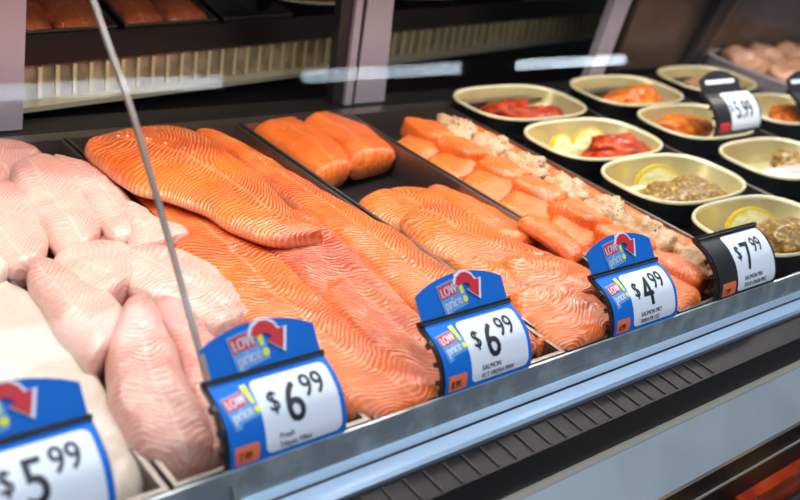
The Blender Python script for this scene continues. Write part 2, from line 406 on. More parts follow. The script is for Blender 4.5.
# ------------------------------------------------------------------ salmon sides in the third pan
G = 'long salmon fillets in one pan'
fillet('salmon_fillet', [(110, 165, -.03), (190, 250, -.03), (330, 400, -.03)], [(215, 145, -.035), (380, 260, -.035), (520, 350, -.035)], .012, SALMON, 'bottom salmon fillet of the long fillet pan, mostly hidden by the others', 'fish fillet', G, under_=.014, seed=9)
fillet('salmon_fillet', [(128, 193, -.012), (150, 218, -.008), (185, 258, -.004), (235, 315, -.002), (300, 372, -.002), (350, 406, -.002), (384, 424, -.006)],
       [(160, 196, -.010), (205, 214, -.004), (262, 248, .0), (312, 296, .0), (362, 340, .0), (420, 375, -.002), (452, 396, -.006)], .014, SALMON,
       'long salmon fillet along the left side of its pan, beside the tilapia', 'fish fillet', G, under_=.030, seed=1, pw=3, grow=.08)
fillet('salmon_fillet', [(215, 215, .004), (268, 244, .004), (318, 292, .002), (370, 336, .0), (425, 380, -.004), (446, 400, -.006)],
       [(300, 210, .004), (345, 252, .004), (395, 300, .002), (440, 345, -.002), (475, 372, -.010), (486, 388, -.006)], .011, SALMON_RED,
       'glistening reddish salmon fillet down the middle of the pan, under the upper tail', 'fish fillet', G, under_=.028, seed=2, amp=.004, pw=3, grow=.14)
side = fillet('salmon_fillet', [(190, 132, .0), (232, 158, .002), (285, 196, .004), (335, 238, .004), (385, 282, .002), (432, 322, -.002), (470, 360, -.01)],
       [(216, 136, -.006), (262, 158, -.006), (318, 192, -.004), (378, 224, .004), (438, 264, .006), (498, 312, .004), (548, 350, -.004)], .016, SALMON,
       'long salmon fillet along the right side of its pan with a dotted pale bone line', 'fish fillet', G, under_=.030, seed=3, groove=.002, pw=2.2)
upper = fillet('salmon_fillet', [(82, 150, .010), (104, 168, .014), (136, 190, .018), (172, 199, .020), (205, 212, .020), (240, 232, .020), (280, 242, .020), (322, 241, .020)],
       [(96, 140, .006), (134, 130, .010), (178, 129, .012), (212, 144, .016), (246, 170, .018), (276, 196, .020), (300, 220, .020), (325, 239, .020)], .014, SALMON,
       'salmon fillet lying on top of the others with its tapered tail pointing right', 'fish fillet', G, under_=.012, seed=4, groove=.0015, endt=.03)
def bones(o, j, rows):
    # small bone ends in a line; their pale colour paints the white glints
    for i in rows:
        p = o.data.vertices[i*48+j].co; q = o.data.vertices[(i+1)*48+j].co; d = (q-p).normalized(); l = random.uniform(.0016, .0036); w = random.uniform(.0007, .0013)
        c = p.lerp(q, random.random()); sd = Vector((-d.y, d.x, 0))*w
        V = [c-d*l, c+sd, c+d*l, c-sd, c+Vector((0, 0, .0014)), c-Vector((0, 0, .001))]
        mesh('pin_bone', V, [(0, 1, 4), (1, 2, 4), (2, 3, 4), (3, 0, 4), (1, 0, 5), (2, 1, 5), (3, 2, 5), (0, 3, 5)], BONE, o, False)
bones(side, 10, [9, 10, 11, 12, 13, 14, 15, 17, 18, 19, 21, 24, 26, 29, 33, 38])
bones(upper, 14, [6, 8, 9, 11, 12, 13, 16, 20, 22, 27])
# ------------------------------------------------------------------ salmon in the fourth pan
G = 'salmon pieces in the half empty pan'
fillet('salmon_fillet', [(252, 136, -.022), (286, 160, -.022), (318, 183, -.022)], [(296, 123, -.014), (328, 140, -.014), (352, 168, -.014)], .022, SALMON_CUT,
       'left salmon block at the rear of the half empty pan', 'fish fillet', G, under_=.026, seed=5, endt=.02, k=24, n=50, pw=6, wmin=.97, grow=.04)
fillet('salmon_fillet', [(302, 130, -.014), (330, 146, -.014), (352, 168, -.014)], [(332, 120, -.018), (368, 134, -.018), (396, 158, -.016)], .024, SALMON_CUT,
       'right salmon block at the rear of the half empty pan', 'fish fillet', G, under_=.026, seed=6, endt=.02, k=24, n=50, pw=6, wmin=.97, grow=.04)
fillet('salmon_fillet', [(370, 225, -.035), (450, 285, -.035), (560, 345, -.035)], [(440, 205, -.035), (520, 250, -.035), (600, 305, -.035)], .014, SALMON, 'bottom salmon fillet of the heap near the front of the half empty pan', 'fish fillet', G, under_=.014, seed=19)
fillet('salmon_fillet', [(358, 203, -.014), (374, 214, -.014), (396, 226, -.014), (425, 240, -.012)], [(396, 192, -.016), (424, 192, -.016), (446, 204, -.014), (470, 226, -.012)], .016, SALMON,
       'rearmost salmon piece of the front heap, edging the bare pan floor', 'fish fillet', G, under_=.026, seed=7, grow=.09, wmin=.7, endt=.09, k=20, n=36)
fillet('salmon_fillet', [(426, 190, -.016), (446, 204, -.012), (478, 226, -.010), (515, 248, -.010)], [(444, 192, -.018), (474, 202, -.018), (506, 216, -.018), (540, 242, -.018)], .014, SALMON,
       'salmon piece with strong pale stripes against the wall of the stuffed salmon pan', 'fish fillet', G, under_=.024, seed=8, grow=.09, wmin=.7, endt=.08, k=20, n=36)
fillet('salmon_fillet', [(398, 222, -.004), (420, 240, -.002), (450, 258, .0), (486, 268, .0), (530, 268, .0)], [(420, 208, -.006), (452, 210, -.006), (486, 228, -.004), (520, 246, -.002), (560, 260, -.002)], .014, SALMON,
       'broad salmon piece in the middle of the front heap', 'fish fillet', G, under_=.02, seed=10, grow=.09, wmin=.7, endt=.08, k=20, n=40)
fillet('salmon_fillet', [(424, 244, -.006), (448, 262, -.004), (482, 284, -.002), (516, 304, -.002)], [(458, 250, -.002), (490, 262, .0), (520, 276, .0), (548, 294, .0)], .012, SALMON,
       'salmon piece directly behind the tag reading 6.99 in the middle', 'fish fillet', G, under_=.022, seed=11, grow=.09, wmin=.7, endt=.08, k=20, n=36)
fillet('salmon_fillet', [(498, 264, .004), (516, 284, .004), (548, 296, .004), (590, 300, .002)], [(530, 258, .0), (560, 262, .0), (584, 272, .0), (602, 288, -.002)], .015, SALMON,
       'curled salmon piece left of the tag reading 4.99', 'fish fillet', G, under_=.022, seed=12, grow=.09, wmin=.7, endt=.09, k=20, n=36)
fillet('salmon_fillet', [(510, 298, -.002), (524, 318, -.004), (546, 338, -.004), (570, 354, -.004)], [(550, 290, .004), (580, 292, .002), (604, 312, -.002), (616, 334, -.004)], .016, SALMON,
       'wide striped salmon piece at the front of its pan between two blue tags', 'fish fillet', G, under_=.026, seed=13, grow=.09, wmin=.7, endt=.09, k=22, n=40)
fillet('salmon_fillet', [(520, 322, -.020), (530, 338, -.020), (536, 345, -.008), (540, 353, -.014)], [(544, 326, -.014), (556, 338, -.016), (560, 340, -.008), (564, 345, -.014)], .010, SALMON_CUT,
       'pale tail of salmon at the front corner, right of the tag reading 6.99', 'fish fillet', G, under_=.016, seed=14, endt=.12, k=16, n=24)
fillet('salmon_fillet', [(516, 222, .006), (532, 232, .006), (556, 248, .006), (574, 262, .004)], [(528, 215, .004), (550, 224, .004), (572, 240, .004), (586, 256, .002)], .012, SALMON_CUT,
       'narrow strip of salmon lying over the wall of the stuffed salmon pan', 'fish fillet', G, under_=.012, seed=15, endt=.14, k=16, n=30)

# ------------------------------------------------------------------ stuffed salmon portions in the fifth pan
G = 'stuffed salmon portions in one pan'
ys = [1.115, 1.028, .942, .856, .770, .684, .594]
names = ['rearmost stuffed salmon portion, beside the bare steel rear end of the pan', 'second stuffed salmon portion counted from the rear', 'third stuffed salmon portion counted from the rear', 'middle stuffed salmon portion of the row, left of the bowl with a lemon wedge',
         'stuffed salmon portion just behind the tag reading 4.99, fifth from the rear', 'stuffed salmon portion partly hidden by the tag reading 4.99', 'foremost stuffed salmon portion between the blue tag and the black tag reading 7.99']
for i, y in enumerate(ys):
    t = thing('stuffed_salmon', names[i], 'stuffed fish', (1.17, y, -.05), G)
    j = random.uniform(-.006, .006)
    a = lump('lower_fillet', (1.098, y-.012, -.022+j*.4), (.036, .043, .028), SALMON_CUT, .16, 1.7, 5, rot=random.uniform(-.16, .1), tilt=-.38, seed=i+1); under(a, t)
    b = lump('upper_fillet', (1.142+j, y+.010, -.004), (.035, .042, .028), SALMON_CUT, .18, 1.7, 4.5, rot=random.uniform(-.12, .2), tilt=.10, seed=i+21); under(b, t)
    c = lump('crumb_stuffing', (1.196, y+.004, -.008+random.uniform(-.002, .004)), (.037, .047, .036), CRUMB, .34, 2.2, 2.2, rot=random.uniform(-.3, .3), seed=i+41, nu=48, nv=32, fine=.16); under(c, t); c['label'] = 'speckled beige crumb stuffing'
    d = lump('side_fillet', (1.250, y-.006, -.014), (.032, .044, .024), SALMON_CUT, .16, 1.6, 3.8, rot=random.uniform(-.2, .2), tilt=.35, seed=i+61); under(d, t)

# ------------------------------------------------------------------ tilapia in the second pan
G = 'tilapia fillets in one pan'
def til(lab, L, R, th=.012, m=TILAPIA, **k):
    k.setdefault('under_', .012); k.setdefault('seed', len(lab)); k.setdefault('endt', .08); k.setdefault('amp', .003); k.setdefault('grow', .09)
    return fillet('tilapia_fillet', L, R, th, m, lab, 'fish fillet', G, k=20, n=40, **k)
til('tilapia fillet at the very bottom of the tilapia pile', [(20, 240, -.035), (80, 350, -.035), (170, 470, -.035)], [(90, 190, -.035), (190, 300, -.035), (330, 420, -.035)], under_=.014, m=TILAPIA_PINK)
til('pink tilapia lobe in the top left corner of the tilapia pile', [(-30, 160, -.004), (-10, 190, -.004), (10, 215, -.004), (30, 232, -.006)], [(0, 143, -.006), (22, 146, -.006), (42, 160, -.006), (54, 190, -.008)], .014, TILAPIA_PINK, under_=.03)
til('broad striped tilapia fillet lying across the rear of the pile', [(12, 166, .008), (20, 196, .008), (38, 226, .006), (62, 252, .004), (78, 260, .002)], [(46, 156, .006), (72, 178, .006), (90, 206, .006), (100, 226, .004), (96, 242, .002)], .015, TILAPIA, under_=.022)
til('slender tilapia fillet with a pointed tip at the right side of the rear', [(50, 158, .006), (72, 186, .008), (94, 214, .008), (110, 236, .006), (122, 246, .004)], [(56, 156, .004), (100, 172, .0), (128, 200, .002), (142, 220, .002), (140, 238, .002)], .011, TILAPIA, under_=.022)
til('tilapia tail flap poking over the salmon pan', [(118, 205, .004), (128, 226, .006), (132, 246, .006), (126, 258, .004)], [(136, 208, .0), (158, 222, .004), (178, 228, .008), (187, 238, .008)], .011, TILAPIA, under_=.016)
til('rounded tilapia fillet at the left edge below the pink lobe', [(-28, 200, .008), (-24, 240, .008), (-6, 266, .006), (20, 276, .004)], [(2, 182, .010), (28, 204, .010), (44, 236, .008), (46, 262, .004)], .016, TILAPIA, under_=.024)
til('small pink piece of tilapia in the dip between the fillets', [(84, 240, -.012), (96, 250, -.012), (108, 258, -.012)], [(104, 226, -.012), (118, 234, -.012), (130, 246, -.012)], .010, TILAPIA_PINK, under_=.02)
til('tilapia fillet in the centre of the pile with curved white stripes', [(50, 264, .006), (72, 290, .006), (96, 302, .006), (122, 296, .004)], [(72, 250, .006), (100, 244, .008), (128, 252, .008), (140, 276, .006)], .014, TILAPIA, under_=.022)
til('broad tilapia fillet against the salmon pan, behind the left 6.99 tag', [(116, 262, .002), (126, 284, .004), (158, 302, .004), (196, 322, .002), (220, 338, .0)], [(138, 250, .004), (180, 254, .004), (214, 272, .002), (240, 294, .0), (256, 318, -.002)], .016, TILAPIA, under_=.03)
til('ridged tilapia fillet down the left side of the pile next to the cod', [(24, 272, .012), (44, 306, .012), (64, 338, .012), (82, 362, .012), (92, 374, .008)], [(48, 262, .014), (78, 284, .016), (108, 300, .016), (122, 322, .016), (114, 350, .012)], .016, TILAPIA, under_=.022)
til('pinkish tilapia fillet tucked behind the left 6.99 tag', [(152, 300, .006), (170, 340, .004), (190, 392, .0), (206, 440, -.008), (214, 466, -.016)], [(186, 304, .002), (212, 340, .0), (236, 378, -.002), (256, 410, -.008), (262, 440, -.018)], .014, TILAPIA_PINK, under_=.026)
til('thick tilapia fillet at the front of the pile pointing at the viewer', [(126, 308, .016), (112, 348, .012), (112, 392, .008), (130, 436, .0), (160, 472, -.010)], [(148, 300, .016), (164, 332, .014), (184, 382, .010), (204, 430, .0), (216, 462, -.012)], .020, TILAPIA_PINK, under_=.032)

# ------------------------------------------------------------------ cod at the left
G = 'white cod fillets at the left end'
fillet('cod_fillet', [(-150, 330, -.035), (-60, 470, -.035), (20, 600, -.035)], [(20, 300, -.035), (90, 400, -.035), (160, 520, -.035)], .014, COD, 'cod fillet at the bottom of the white pile', 'fish fillet', G, under_=.014, seed=3)
fillet('cod_fillet', [(-120, 300, .0), (-110, 380, .0), (-60, 470, .0), (20, 540, -.01), (90, 560, -.02)], [(-10, 272, .0), (30, 302, .0), (72, 352, .0), (112, 412, -.004), (152, 486, -.022)], .022, COD,
       'large pale cod fillet filling the lower left, behind the tag reading 5.99', 'fish fillet', G, under_=.03, seed=4, amp=.003)
fillet('cod_fillet', [(-80, 262, .012), (-50, 290, .012), (-10, 300, .012)], [(-40, 242, .012), (-10, 252, .012), (12, 268, .010)], .012, COD,
       'tip of a second cod fillet at the left edge above the large one', 'fish fillet', G, under_=.014, seed=5)

# ------------------------------------------------------------------ bowls
def ring(cx, cy, hx, hy, z, n=64, pw=2.9):
    out = []
    for j in range(n):
        a = 2*PI*j/n; c, s = math.cos(a), math.sin(a)
        out.append(Vector((cx+hx*math.copysign(abs(c)**(2/pw), c), cy+hy*math.copysign(abs(s)**(2/pw), s), z)))
    return out
def ringloft(name, rings, m, parent, cap0=False, cap1=False):
    n = len(rings[0]); V = [v for r in rings for v in r]
    Fc = [(i*n+j, i*n+(j+1) % n, (i+1)*n+(j+1) % n, (i+1)*n+j) for i in range(len(rings)-1) for j in range(n)]
    if cap0: Fc.append(tuple(range(n))[::-1])
    if cap1: Fc.append(tuple(range((len(rings)-1)*n, len(rings)*n)))
    o = recalc(mesh(name, V, Fc, m, None, True)); under(o, parent); return o
def bowl(cx, cy, label, z=.015, hx=.150, hy=.0905, group='oval bowls of marinated fish', dz=0):
    t = thing('food_bowl', label, 'bowl', (cx, cy, z-.052), group)
    r = lambda a, zz: ring(cx, cy, hx*a, hy*(a-(1-a)*.3), z+zz)
    ringloft('bowl_liner', [r(.965, -.001), r(.955, -.006), r(.91, -.028), r(.87, -.043), r(.82, -.050), r(.72, -.0515)], CREAM, t, False, True)
    ringloft('bowl_rim', [r(.955, -.004), r(.965, .0), r(.985, .002), r(1.0, .001), r(1.002, -.003)], CREAMR, t)
    ringloft('outer_shell', [r(1.0, -.003), r(.985, -.006), r(.94, -.03), r(.89, -.050), r(.84, -.0535)], BLACK, t, False, True)['label'] = 'black outside of the bowl'
    return t
def wedge(p, r, label, yaw=0, pitch=.9, half=True):
    """half slice of lemon: flesh disc inside a rind"""
    t = thing('lemon_slice', label, 'lemon', p, 'lemon slices in the bowls')
    n = 20; a1 = PI if half else 2*PI
    for nm, r0, r1, th, m in (('rind', r*.9, r, .007, LEMON), ('flesh', 0.0005, r*.9, .0064, LEMONF)):
        V = []; Fc = []
        for i in range(n+1):
            a = a1*i/n
            for (rr, y) in ((r0, -th), (r1, -th), (r1, th), (r0, th)): V.append(Vector((rr*math.cos(a), y, rr*math.sin(a))))
        for i in range(n):
            for j in range(4): Fc.append((4*i+j, 4*i+(j+1) % 4, 4*i+4+(j+1) % 4, 4*i+4+j))
        Fc += [(0, 1, 2, 3), (4*n, 4*n+1, 4*n+2, 4*n+3)]
        Mx = Matrix.Rotation(yaw-.75, 3, 'Z') @ Matrix.Rotation(-pitch, 3, 'X')
        o = recalc(mesh(nm, [Mx @ v for v in V], Fc, m, t, False))
def food(nm, cat, label, c, r, m, seed, group, amp=.35, rot=0, fine=.1, pw=2.1):
    o = rebase(lump(nm, c, r, m, amp, 1.8, pw, rot=rot, seed=seed, nu=44, nv=28, fine=fine)); tag(o, label, cat, group); return o
B = .015
FX, GX_, HX = 1.455, 1.820, 2.185
bowl(FX, 1.205, 'oval bowl of red fish, rearmost of the near column beside the stuffed salmon')
bowl(FX, 1.012, 'oval bowl of red fish with a pale lemon slice, second in the near column')
bowl(FX, .828, 'oval bowl of pepper crusted fish with lemon wedge, second from the front rail')
bowl(FX, .640, 'oval bowl of pepper crusted fish directly behind the black tag reading 7.99')
bowl(GX_, 1.218, 'oval bowl with a heap of orange fish, rearmost of the middle column')
bowl(GX_, 1.028, 'oval bowl of orange fish left of the black tag reading 5.99')
bowl(GX_, .826, 'oval bowl of pale white fish in front of the black tag reading 5.99')
bowl(GX_, .635, 'oval bowl at the front of the middle column, cut by the right edge')
bowl(HX, 1.245, 'oval bowl of pale orange fish, rearmost of the far column behind the black tag')
bowl(HX, 1.035, 'oval bowl of orange fish at the right edge, past the black 5.99 tag')
gg = 'marinated fish in the bowls'
food('marinated_fish', 'fish', 'dark red glossy piece of fish, upper of the two in the rearmost red bowl', (1.435, 1.215, -.012), (.072, .040, .026), REDM, 1, gg, rot=.2)
food('marinated_fish', 'fish', 'red orange piece of fish at the front of the rearmost red bowl', (1.475, 1.180, -.014), (.085, .038, .024), REDM, 2, gg, rot=-.1)
food('marinated_fish', 'fish', 'dark red piece of fish beside the pale lemon slice', (1.50, .99, -.008), (.080, .044, .030), REDM, 3, gg, rot=.1)
food('marinated_fish', 'fish', 'glossy red piece at the front of the lemon and red fish bowl', (1.455, .965, -.016), (.085, .036, .022), REDM, 4, gg)
food('crusted_fish', 'fish', 'golden brown pepper crusted fish in the bowl with a lemon wedge lying behind', (1.455, .800, -.012), (.108, .050, .026), PEP, 5, gg, amp=.25)
food('crusted_fish', 'fish', 'dark pepper crusted fish behind the black tag reading 7.99', (1.50, .612, -.008), (.080, .050, .026), PEP, 6, gg, amp=.25)
food('marinated_fish', 'fish', 'orange peaked heap of fish in the rearmost bowl of the middle column', (1.825, 1.195, -.010), (.110, .052, .042), ORM, 7, gg, pw=1.5)
food('marinated_fish', 'fish', 'orange fish in the bowl left of the black tag reading 5.99', (1.80, 1.045, -.012), (.085, .040, .030), ORM, 8, gg)
food('white_fish', 'fish', 'pale white fish fillet lying in the bowl below the black tag', (1.825, .790, -.012), (.110, .040, .018), WHITEF, 9, gg, amp=.2, rot=-.1, fine=.03)
food('crusted_fish', 'fish', 'crusted piece at the right end of the pale fish bowl', (1.885, .835, -.006), (.050, .034, .020), PEP, 10, gg)
food('crusted_fish', 'fish', 'brown crusted fish in the bowl cut by the right edge', (1.82, .63, -.014), (.085, .045, .020), PEP, 11, gg)
food('marinated_fish', 'fish', 'pale orange fish in the bowl behind the black tag', (2.215, 1.235, -.010), (.095, .050, .026), CHICK, 12, gg)
food('marinated_fish', 'fish', 'bright orange fish in the bowl at the right edge', (2.22, 1.01, -.006), (.090, .052, .028), ORM, 13, gg)
wedge((1.470, .862, -.024), .043, 'pale lemon wedge lying behind the golden brown crusted fish', .0, .25)
wedge((1.475, .672, -.022), .044, 'yellow lemon wedge standing behind the black tag reading 7.99', .0, .35)
wedge((1.500, 1.050, -.022), .036, 'pale lemon slice behind the dark red fish', .15, .4)
wedge((1.425, 1.058, -.020), .024, 'yellow lemon slice at the rear of the lemon and red fish bowl', .6, .6)
wedge((1.715, .850, -.024), .028, 'small lemon end in the pale fish bowl', .9, .5)
wedge((1.345, 1.205, -.028), .022, 'small lemon piece at the left end of the rearmost red bowl', .9, .4)
wedge((1.720, 1.010, -.028), .026, 'small lemon piece at the left end of the bowl by the black tag', .9, .5)
wedge((1.715, 1.24, -.026), .024, 'small lemon piece at the left end of the rearmost middle bowl', .9, .5)
for x, lab in ((1.645, 'thin steel divider between the near and middle columns of bowls'), (2.015, 'thin steel divider between the middle and far columns of bowls')):
    o = rebase(box('pan_divider', (x-.004, .532, -.036), (x+.004, 1.25, -.006), RIM)); tag(o, lab, 'divider', 'steel dividers between the bowls')

# far right pan with poultry
t = thing('white_pan', 'large pale rimmed pan of pinkish meat at the far right', 'pan', (2.9, 1.2, -.05))
x0, x1, y0, y1 = 2.345, 3.4, .80, 1.42
rr = lambda d, z: ring((x0+x1)/2, (y0+y1)/2, (x1-x0)/2-d, (y1-y0)/2-d, z, 96, 9)
ringloft('pan_wall', [rr(.006, .03), rr(.004, .0), rr(.012, -.034), rr(.03, -.036)], LAV, t, False, True)
ringloft('pan_rim', [rr(.016, .026), rr(.016, .034), rr(.006, .036), rr(0, .030), rr(.004, .024)], LAV, t)
k = 0
for (x, y) in ((2.47, 1.31), (2.45, 1.17), (2.48, 1.03), (2.61, 1.33), (2.61, 1.19), (2.62, 1.05), (2.61, .92), (2.77, 1.33), (2.77, 1.17), (2.78, 1.01), (2.93, 1.31), (2.94, 1.13)):
    k += 1
    food('raw_poultry', 'meat', 'blurred pinkish beige piece of raw poultry in the far right pan', (x, y, .012), (.085, .07, .045), CHICK, 80+k, 'poultry pieces in the far right pan', fine=.03)

# ------------------------------------------------------------------ rear tier behind the sliding doors
A5 = math.radians(9)
def RT(x, y, z):
    """frame of the rear tier, turned a little against the counter"""
    dx, dy = x-.54, y-1.38
    return (.54+dx*math.cos(A5)-dy*math.sin(A5)+max(0, dy)*.36, 1.38+dx*math.sin(A5)+dy*math.cos(A5), z)
R0, R1 = .15, 3.6
tier = thing('rear_display_tier', 'dark rear shelf tier with ribbed air grille behind the door frames', 'shelf', (1.3, 1.5, -.95))
prism('riser', [(1.385, -.949), (1.42, -.949), (1.42, .0), (1.385, .0)], R0, R1, FASC, tier, xf=RT)
prism('ledge', [(1.362, -.002), (1.362, .006), (1.39, .008), (1.39, -.002)], R0, R1, LEDGE, tier, xf=RT)['label'] = 'pale ledge strip'
prism('grille_back', [(1.386, .008), (1.40, .008), (1.40, .062), (1.392, .062)], R0, R1, GRB, tier, xf=RT)
for k in range(72):
    x = .50+k*.0293
    prism('grille_rib', [(1.380, .010), (1.392, .010), (1.394, .058), (1.384, .058)], x, x+.0065, RIB, tier, xf=RT)
prism('upper_lip', [(1.384, .062), (1.40, .062), (1.402, .103), (1.392, .103)], R0, R1, DARKM, tier, xf=RT)
prism('upper_deck', [(1.402, .040), (1.98, .040), (1.98, .048), (1.402, .048)], R0, R1, BLACK, tier, xf=RT)
PG = 'pans on the rear tier'
kw = dict(y0=1.405, y1=1.9, zb=-.05, xf=RT, group=PG, z0=.107)
pan(.40, .700, 'rear tier pan of dark salmon, leftmost behind the frame', **kw)
pan(.712, .905, 'rear tier pan of salmon in the middle of the top left', **kw)
pan(.917, 1.085, 'empty black rear tier pan left of the lilac frame', **kw)
def rt_slab(x0, x1, y0, y1, z, th, lab, seed, m=SALMON_RED):
    P = lambda x, y: Vector(RT(x, y, z))
    o = slab('salmon_fillet', [P(x0, y0), P(x0-.003, (y0+y1)/2), P(x0, y1)], [P(x1, y0), P(x1+.003, (y0+y1)/2), P(x1, y1)], th, m, n=40, k=18, seed=seed, under_=.03)
    rebase(o); tag(o, lab, 'fish fillet', 'salmon fillets on the rear tier')
rt_slab(.50, .59, 1.42, 1.88, .098, .02, 'dark blurred salmon fillet in the left rear tier pan, nearer the frame', 31)
rt_slab(.60, .685, 1.42, 1.88, .098, .018, 'dark blurred salmon fillet in the left rear tier pan, right half', 32)
rt_slab(.725, .80, 1.42, 1.88, .102, .016, 'blurred salmon fillet in the left half of the second rear tier pan', 33)
rt_slab(.81, .892, 1.42, 1.88, .102, .016, 'blurred salmon fillet in the right half of the second rear tier pan', 34)
for i, (x, m, lab) in enumerate(((1.20, BROWNF, 'rear tier bowl of brown food right of the lilac frame'), (1.49, BROWNF, 'rear tier bowl of dark glazed food near the top centre'), (1.78, ORM, 'rear tier bowl right of the dark glazed one'))):
    p = RT(x, 1.51, .115)
    bowl(p[0], p[1], lab, z=.118, hx=.13, hy=.085, group='bowls on the rear tier')
    food('glazed_food', 'food', ['brown food', 'dark glazed food', 'orange food', 'orange brown food', 'pale food'][i]+' in the '+lab, (p[0], p[1]-.005, .100), (.085, .05, .024), m, 50+i, 'food in the rear tier bowls')

# ------------------------------------------------------------------ price tags
def text_geo(s, size):
    cu = bpy.data.curves.new('t', 'FONT'); cu.body = s; cu.size = size; cu.resolution_u = 3
    o = bpy.data.objects.new('t', cu); COL.objects.link(o); dg = bpy.context.evaluated_depsgraph_get(); dg.update()
    me = o.evaluated_get(dg).to_mesh(); V = [v.co.copy() for v in me.vertices]; Fc = [tuple(p.vertices) for p in me.polygons]
    bm = bmesh.new(); bm.from_mesh(me)
    y = -.3*size
    while y < 1.1*size:
        bmesh.ops.bisect_plane(bm, geom=bm.verts[:]+bm.edges[:]+bm.faces[:], dist=1e-7, plane_co=(0, y, 0), plane_no=(0, 1, 0)); y += .0015
    bm.verts.ensure_lookup_table(); bm.verts.index_update(); V = [v.co.copy() for v in bm.verts]; Fc = [tuple(v.index for v in f.verts) for f in bm.faces]; bm.free()
    o.evaluated_get(dg).to_mesh_clear(); bpy.data.objects.remove(o); bpy.data.curves.remove(cu)
    return V, Fc
class Tag:
    def __init__(s, x0, w, prof, root, name='', lean=0):
        s.x0, s.w, s.root = x0, w, root
        s.pts = spline([(0, y, z) for y, z in prof], 60); s.len = [0]
        for a, b in zip(s.pts, s.pts[1:]): s.len.append(s.len[-1]+(b-a).length)
        s.H = s.len[-1]
    def at(s, a, b, off=0.0):
        """a across 0..w in metres, b up along the curved face in metres"""
        bb = max(0, min(s.H-1e-6, b)); i = 0
        while i < 59 and s.len[i+1] < bb: i += 1
        t = (bb-s.len[i])/(s.len[i+1]-s.len[i]); p = s.pts[i].lerp(s.pts[i+1], t); d = (s.pts[i+1]-s.pts[i]).normalized()
        if b < 0: p = p+d*b
        if b > s.H: d = Vector((0, .60, .80)); p = s.pts[-1]+d*(b-s.H)
        nrm = Vector((0, -d.z, d.y))
        return Vector((s.x0+a, p.y, p.z))+nrm*off
    def poly(s, name, P, m, off, th=.0006, parent=None, cuts=0):
        """flat shape with outline P (a,b) laid on the face"""
        bm = bmesh.new(); vs = [bm.verts.new((a, b, 0)) for a, b in P]; bm.faces.new(vs)
        b0 = min(p[1] for p in P); b1 = max(p[1] for p in P)
        y = b0+.0015
        while y < min(b1, s.H+.002):
            bmesh.ops.bisect_plane(bm, geom=bm.verts[:]+bm.edges[:]+bm.faces[:], dist=1e-7, plane_co=(0, y, 0), plane_no=(0, 1, 0)); y += .0015
        r = bmesh.ops.extrude_face_region(bm, geom=bm.faces[:]);
        for v in r['geom']:
            if isinstance(v, bmesh.types.BMVert): v.co.z = 1
        for v in bm.verts: v.co = s.at(v.co.x, v.co.y, off+(th if v.co.z > .5 else 0))
        bmesh.ops.recalc_face_normals(bm, faces=bm.faces)
        me = bpy.data.meshes.new(name); bm.to_mesh(me); bm.free()
        o = link(name, me, m, None, False); under(o, s.root)
        if parent: reparent(o, parent)
        return o
    def text(s, name, st, a, b, size, m, off, sx=1, bold=0, parent=None):
        V, Fc = text_geo(st, size)
        Vn = []; Fn = []
        for k, (dx, dy) in enumerate([(0, 0)]+([(bold, 0), (0, bold*.6), (bold, bold*.6)] if bold else [])):
            Vn += [s.at(a+v.x*sx+dx, b+v.y+dy, off+k*2e-5) for v in V]; Fn += [tuple(i+k*len(V) for i in f) for f in Fc]
        o = mesh(name, Vn, Fn, m, None, False); under(o, s.root)
        if parent: reparent(o, parent)
        return o
def reparent(o, p):
    o.parent = p       # the part sits at the thing's origin, so coordinates stay as they are
def rrect(x0, y0, x1, y1, r, n=4):
    out = []
    for cx, cy, a0 in ((x1-r, y1-r, 0), (x0+r, y1-r, 90), (x0+r, y0+r, 180), (x1-r, y0+r, 270)):
        for i in range(n+1):
            a = math.radians(a0+90*i/n); out.append((cx+r*math.cos(a), cy+r*math.sin(a)))
    return out
def logo(T, a, b, s, par, off):
    """LOW price mark with a yellow exclamation mark"""
    k = .16
    sh = lambda P: [(a+x*s-y*s*.18, b+y*s+x*s*k) for x, y in P]
    T.poly('logo_backing', sh([(-.04, -.5), (.2, -.5), (.25, -.38), (.92, -.38), (.98, 0), (.95, .5), (-.04, .5)]), TAGPALE, off, .0003, par, 1)
    T.poly('logo_red_box', sh([(0, .05), (.68, .05), (.68, .44), (0, .44)]), TAGRED, off+.0004, .0003, par, 1)
    def tx(name, st, x, y, size, m, o_, sx):
        V, Fc = text_geo(st, size*s)
        Vn = []
        for dx in (0, .012*s, .024*s):
            for v in V:
                X = x*s+v.x*sx+dx; Y = y*s+v.y
                Vn.append(T.at(a+X-Y*.18, b+Y+X*k, o_))
        Fn = [tuple(i+q*len(V) for i in f) for q in range(3) for f in Fc]
        o = mesh(name, Vn, Fn, m, None, False); under(o, T.root); reparent(o, par)
    tx('logo_text', 'LOW', .03, .1, .40, TAGWHITE, off+.001, .68)
    tx('logo_text', 'price', .02, -.28, .44, TAGWHITE, off+.001, .76)
    T.poly('exclamation_bar', sh([(.74, .60), (.96, .60), (.88, -.02), (.78, -.02)]), TAGYEL, off+.0009, .0003, par, 1)
    T.poly('exclamation_dot', sh([(.86+.1*math.cos(i*PI/6), -.2+.1*math.sin(i*PI/6)) for i in range(12)]), TAGYEL, off+.0009, .0003, par)
def arrow(T, a, b, s, par, off):
    base = [(-.62, .22), (-.48, .46), (-.22, .60), (.06, .58), (.28, .44), (.42, .22), (.66, .24), (.46, -.46), (-.06, -.06), (.14, .0), (.04, .14), (-.14, .20), (-.32, .16), (-.46, .10)]
    def shape(g):
        return [(a+(x*(1+g)+.02*g)*s, b+((y-.1)*(1+g)+.1)*s) for x, y in base]
    T.poly('arrow_outline', shape(.20), TAGWHITE, off, .0003, par)
    T.poly('arrow', shape(0), TAGRED, off+.0005, .0004, par)
